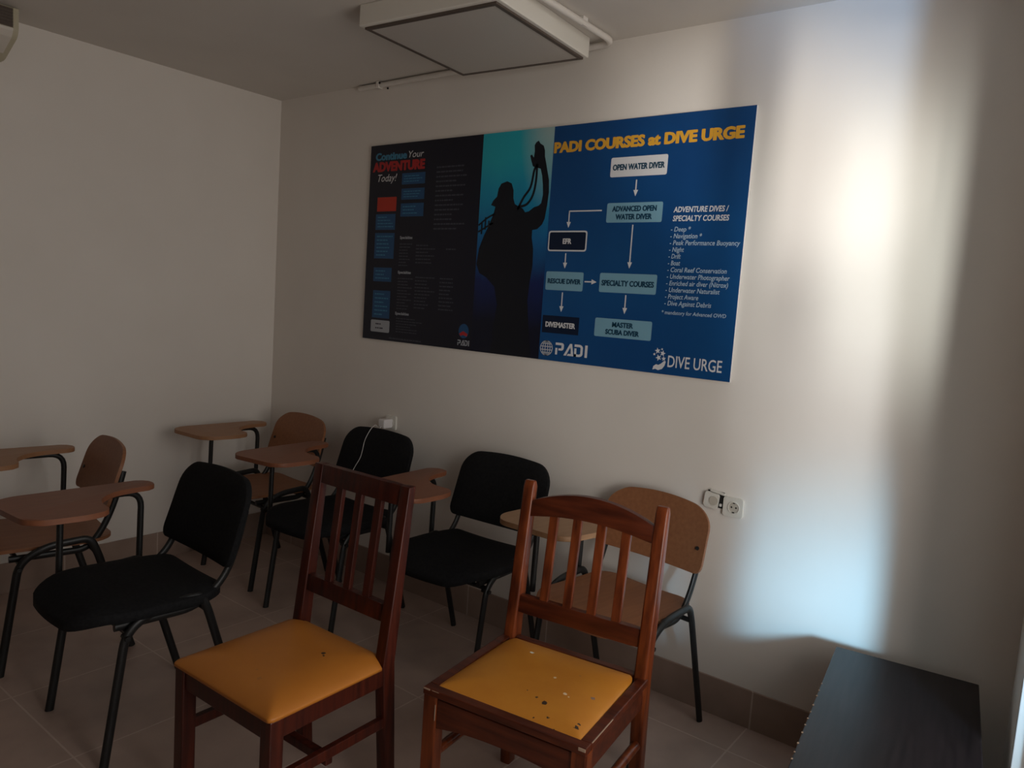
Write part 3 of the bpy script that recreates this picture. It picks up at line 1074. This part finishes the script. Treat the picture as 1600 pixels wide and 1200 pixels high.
for (x, z) in ((0.79, 0.59), (0.81, 0.575), (0.77, 0.57)):
    rect('diver_gauge', x, z - 0.035, x + 0.008, z + 0.02, 3, 'p_ink')
text('photo_mark', '~', 0.818, 0.566, 0.02, 3, 'p_dim')

text('heading', 'PADI COURSES at DIVE URGE', 1.147, 0.872, 0.042 * CAP, 1, 'p_yellow', 0.818, 0.0018, fat=0.0022)


def flow(name, x0, z0, x1, z1, fill, lines, tcol, cap, line=None, r=0.008):
    if line:
        o = rect(name, x0, z0, x1, z1, 1, line, r)
        rect('box_fill', x0 + 0.006, z0 + 0.006, x1 - 0.006, z1 - 0.006, 2, fill, r * 0.7, parent=o)
    else:
        o = rect(name, x0, z0, x1, z1, 1, fill, r)
    n = len(lines)
    for i, (s, w) in enumerate(lines):
        zc = (z0 + z1) / 2 + ((n - 1) / 2 - i) * cap * 1.5 - cap / 2
        text('box_text', s, (x0 + x1) / 2, zc, cap * CAP, 3, tcol, w, 0.0006, fat=0.0009, align='CENTER', parent=o)
    return o


flow('flow_box', 1.428, 0.757, 1.676, 0.833, 'p_white', [('OPEN WATER DIVER', 0.226)], 'p_teal_text', 0.023)
flow('flow_box', 1.426, 0.579, 1.672, 0.656, 'p_pale', [('ADVANCED OPEN', 0.195), ('WATER DIVER', 0.160)], 'p_teal_text', 0.021)
flow('flow_box', 1.149, 0.463, 1.342, 0.548, 'p_dm', [('EFR', 0.042)], 'p_white', 0.022, 'p_white', 0.012)
flow('flow_box', 1.151, 0.300, 1.339, 0.378, 'p_pale', [('RESCUE DIVER', 0.166)], 'p_teal_text', 0.020)
flow('flow_box', 1.418, 0.302, 1.674, 0.379, 'p_pale', [('SPECIALTY COURSES', 0.234)], 'p_teal_text', 0.022)
flow('flow_box', 1.149, 0.118, 1.335, 0.192, 'p_dm', [('DIVEMASTER', 0.150)], 'p_white', 0.022, r=0.0)
flow('flow_box', 1.412, 0.123, 1.670, 0.198, 'p_pale', [('MASTER', 0.094), ('SCUBA DIVER', 0.152)], 'p_teal_text', 0.020)


def arrow(pts, w=0.0026, hl=0.024, hw=0.0105):
    bm = bmesh.new()
    y = Y0 - STEP
    for i in range(len(pts) - 1):
        a, b = Vector(pts[i]), Vector(pts[i + 1])
        d = (b - a).normalized()
        nrm = Vector((-d.y, d.x))
        last = i == len(pts) - 2
        e = b - d * hl if last else b + d * w
        add_prism(bm, [tuple(a + nrm * w), tuple(a - nrm * w), tuple(e - nrm * w), tuple(e + nrm * w)], XZ, y - STEP * 0.9, y)
        if last:
            add_prism(bm, [tuple(e + nrm * hw), tuple(e - nrm * hw), tuple(b)], XZ, y - STEP * 0.9, y)
    obj('flow_arrow', bm, 'p_white', po)


arrow([(1.549, 0.743), (1.549, 0.680)])
arrow([(1.402, 0.628), (1.246, 0.628), (1.246, 0.560)])
arrow([(1.243, 0.455), (1.243, 0.392)])
arrow([(1.549, 0.570), (1.549, 0.400)])
arrow([(1.346, 0.341), (1.404, 0.341)])
arrow([(1.241, 0.292), (1.241, 0.210)])
arrow([(1.544, 0.295), (1.544, 0.220)])

text('list_heading', 'ADVENTURE DIVES /', 1.718, 0.615, 0.021 * CAP, 1, 'p_white', 0.217, 0.0007, 0.12)
text('list_heading', 'SPECIALTY COURSES', 1.718, 0.582, 0.021 * CAP, 1, 'p_white', 0.222, 0.0007, 0.12)
ITEMS = [('- Deep *', 1.795), ('- Navigation *', 1.842), ('- Peak Performance Buoyancy', 1.990), ('- Night', 1.775), ('- Drift', 1.764), ('- Boat', 1.764),
         ('- Coral Reef Conservation', 1.950), ('- Underwater Photographer', 1.964), ('- Enriched air diver (Nitrox)', 1.960), ('- Underwater Naturalist', 1.931),
         ('- Project Aware', 1.850), ('- Dive Against Debris', 1.903)]
for i, (s, xe) in enumerate(ITEMS):
    text('list_line', s, 1.714, 0.543 - i * 0.0253, 0.0185 * CAP, 1, 'p_text_pale', xe - 1.714, 0.0003, 0.15)
text('list_note', '* mandatory for Advanced OWD', 1.706, 0.231, 0.0145 * CAP, 1, 'p_text_pale', 0.258, 0.0002, 0.1)

# globe mark and word beside it
bm = bmesh.new()
gx, gz, gr = 1.179, 0.052, 0.031


def seg(bm, p0, p1, w, y=Y0 - STEP):
    a, b = Vector(p0), Vector(p1)
    d = (b - a).normalized() * 0.001
    nrm = Vector((-d.y, d.x)).normalized() * w
    add_prism(bm, [tuple(a - d + nrm), tuple(a - d - nrm), tuple(b + d - nrm), tuple(b + d + nrm)], XZ, y - STEP * 0.9, y)


def globe(bm, gx, gz, gr, w):
    n = 28
    for k in range(n):
        a0, a1 = 2 * PI * k / n, 2 * PI * (k + 1) / n
        for f in (1.0, 0.62, 0.22):
            seg(bm, (gx + gr * f * math.cos(a0), gz + gr * math.sin(a0)), (gx + gr * f * math.cos(a1), gz + gr * math.sin(a1)), w)
    for h in (-0.62, -0.22, 0.22, 0.62):
        c = math.sqrt(1 - h * h)
        seg(bm, (gx - gr * c, gz + gr * h), (gx + gr * c, gz + gr * h), w)


globe(bm, gx, gz, gr, 0.0017)
obj('globe_logo', bm, 'p_white', po)
lw = obj('logo_word', bmesh.new(), 'p_white', po)
bm = bmesh.new()


def stencil(bm, x0, z0, w, h):
    """the four slab letters P A D I of the logo word"""
    y = Y0 - STEP
    P_ = lambda pts: add_prism(bm, [(x0 + a * w, z0 + b * h) for a, b in pts], XZ, y - STEP * 0.9, y)
    P_([(0.0, 0), (0.065, 0), (0.065, 0.55), (0.0, 0.55)])                       # P
    P_([(0.0, 0.80), (0.0, 1.0), (0.20, 1.0), (0.245, 0.95), (0.265, 0.85), (0.19, 0.80)])
    P_([(0.265, 0.85), (0.265, 0.55), (0.245, 0.42), (0.20, 0.36), (0.10, 0.36), (0.10, 0.54), (0.17, 0.54), (0.19, 0.58), (0.19, 0.80)])
    P_([(0.27, 0.0), (0.35, 0.0), (0.47, 0.72), (0.475, 1.0), (0.455, 1.0)])      # A
    P_([(0.475, 1.0), (0.47, 0.72), (0.49, 0.50), (0.50, 0.0), (0.58, 0.0), (0.52, 1.0)])
    P_([(0.38, 0.0), (0.50, 0.0), (0.495, 0.17), (0.41, 0.17)])
    P_([(0.60, 0.80), (0.60, 1.0), (0.77, 1.0), (0.83, 0.92), (0.86, 0.78), (0.79, 0.74), (0.77, 0.80)])   # D
    P_([(0.86, 0.78), (0.86, 0.22), (0.83, 0.08), (0.77, 0.0), (0.60, 0.0), (0.60, 0.2), (0.75, 0.2), (0.79, 0.26), (0.79, 0.74)])
    P_([(0.60, 0.0), (0.665, 0.0), (0.665, 0.68), (0.60, 0.68)])
    P_([(0.925, 0), (1.0, 0), (1.0, 1.0), (0.925, 1.0)])                          # I


stencil(bm, 1.226, 0.029, 0.160, 0.051)
bm.to_mesh(lw.data)
bm.free()

# stars over a cupped hand, and the two words beside them
bm = bmesh.new()


def star(bm, x, z, r, rot):
    pts = []
    for k in range(10):
        a = rot + PI / 2 + k * PI / 5
        q = r if k % 2 == 0 else r * 0.42
        pts.append((x + q * math.cos(a), z + q * math.sin(a)))
    add_prism(bm, pts, XZ, Y0 - STEP - STEP * 0.9, Y0 - STEP)


star(bm, 1.704, 0.088, 0.0125, 0.2)
star(bm, 1.726, 0.080, 0.0125, -0.2)
star(bm, 1.710, 0.062, 0.013, 0.4)
star(bm, 1.732, 0.060, 0.010, 0.1)
star(bm, 1.691, 0.074, 0.006, 0.0)
star(bm, 1.722, 0.096, 0.005, 0.0)
add_prism(bm, [(1.688, 0.014), (1.691, 0.028), (1.702, 0.036), (1.712, 0.034), (1.722, 0.040), (1.735, 0.052), (1.742, 0.050), (1.738, 0.034),
               (1.728, 0.020), (1.712, 0.014), (1.700, 0.018)], XZ, Y0 - STEP * 1.9, Y0 - STEP)
obj('stars_logo', bm, 'p_white', po)
text('logo_word', 'DIVE URGE', 1.750, 0.031, 0.046 * CAP, 1, 'p_white', 0.217, 0.0006)

# left part of the board: title, blue strips and small print
text('title_word', 'Continue', 0.040, 0.905, 0.036 * CAP, 1, 'p_cyan_text', 0.222, 0.001, fat=0.0022)
text('title_word', 'Your', 0.275, 0.906, 0.034 * CAP, 1, 'p_white', 0.104, 0.0, 0.25)
text('title_word', 'ADVENTURE', 0.022, 0.850, 0.045 * CAP, 1, 'p_red', 0.366, 0.002, fat=0.0026)
text('title_word', 'Today!', 0.062, 0.798, 0.038 * CAP, 1, 'p_white', 0.138, 0.0, 0.3)
rect('red_square', 0.066, 0.650, 0.205, 0.720, 1, 'p_sq')


def small_print(x0, z1, x1, z0, material, n, parent, layer, seed):
    """blurred rows of tiny print, too small to read"""
    random.seed(seed)
    bm = bmesh.new()
    dz = (z1 - z0) / n
    y = Y0 - layer * STEP
    for i in range(n):
        zz = z1 - (i + 0.5) * dz
        x = x0
        e = x0 + (x1 - x0) * random.uniform(0.55, 1.0)
        while x < e - 0.006:
            w = min(random.uniform(0.008, 0.026), e - x)
            add_prism(bm, [(x, zz - dz * 0.16), (x + w, zz - dz * 0.16), (x + w, zz + dz * 0.16), (x, zz + dz * 0.16)], XZ, y - STEP * 0.9, y)
            x += w + 0.004
    o = obj('small_print', bm, material, parent)
    return o


def strip(x0, z0, x1, z1, n, seed):
    o = rect('blue_strip', x0, z0, x1, z1, 1, 'p_mid')
    small_print(x0 + 0.015, z1 - 0.008, x1 - 0.01, z0 + 0.008, 'p_cyan_text', n, o, 2, seed)


strip(0.060, 0.558, 0.203, 0.636, 4, 1)
strip(0.060, 0.414, 0.203, 0.542, 6, 2)
strip(0.062, 0.298, 0.195, 0.368, 3, 3)
strip(0.066, 0.112, 0.194, 0.252, 6, 4)
strip(0.237, 0.778, 0.396, 0.832, 3, 5)
strip(0.238, 0.704, 0.396, 0.758, 3, 6)
strip(0.238, 0.622, 0.396, 0.686, 3, 7)
o = rect('grey_box', 0.060, 0.040, 0.199, 0.101, 1, 'p_grey', 0.008)
small_print(0.095, 0.092, 0.165, 0.050, 'p_dim', 2, o, 2, 8)
for i, (x0, z1, x1, z0, n) in enumerate(((0.243, 0.495, 0.335, 0.375, 8), (0.360, 0.49, 0.50, 0.39, 6), (0.243, 0.325, 0.35, 0.16, 11), (0.365, 0.335, 0.50, 0.17, 10),
                                         (0.53, 0.335, 0.63, 0.17, 9), (0.245, 0.125, 0.43, 0.045, 6), (0.47, 0.86, 0.67, 0.55, 14), (0.20, 0.025, 0.47, 0.005, 1),
                                         (0.56, 0.475, 0.66, 0.455, 1))):
    small_print(x0, z1, x1, z0, 'p_dim', n, po, 1, 20 + i)
for (x, z, w) in ((0.243, 0.513, 0.088), (0.241, 0.342, 0.092), (0.236, 0.137, 0.098)):
    text('column_heading', 'Specialties', x, z, 0.014 * CAP, 1, 'p_grey', w, 0.0006)
bm = bmesh.new()
n = 24
add_prism(bm, [(0.702 + 0.031 * math.cos(2 * PI * k / n), 0.088 + 0.034 * math.sin(2 * PI * k / n)) for k in range(n)], XZ, Y0 - STEP * 1.9, Y0 - STEP)
g = obj('globe_logo', bm, 'p_mid', po)
flat('globe_band', [(0.676, 0.075), (0.70, 0.088), (0.728, 0.076), (0.722, 0.064), (0.70, 0.070), (0.684, 0.064)], 2, 'p_red', g)
lw = obj('logo_word', bmesh.new(), 'p_grey', po)
bm = bmesh.new()
stencil(bm, 0.668, 0.020, 0.072, 0.026)
bm.to_mesh(lw.data)
bm.free()
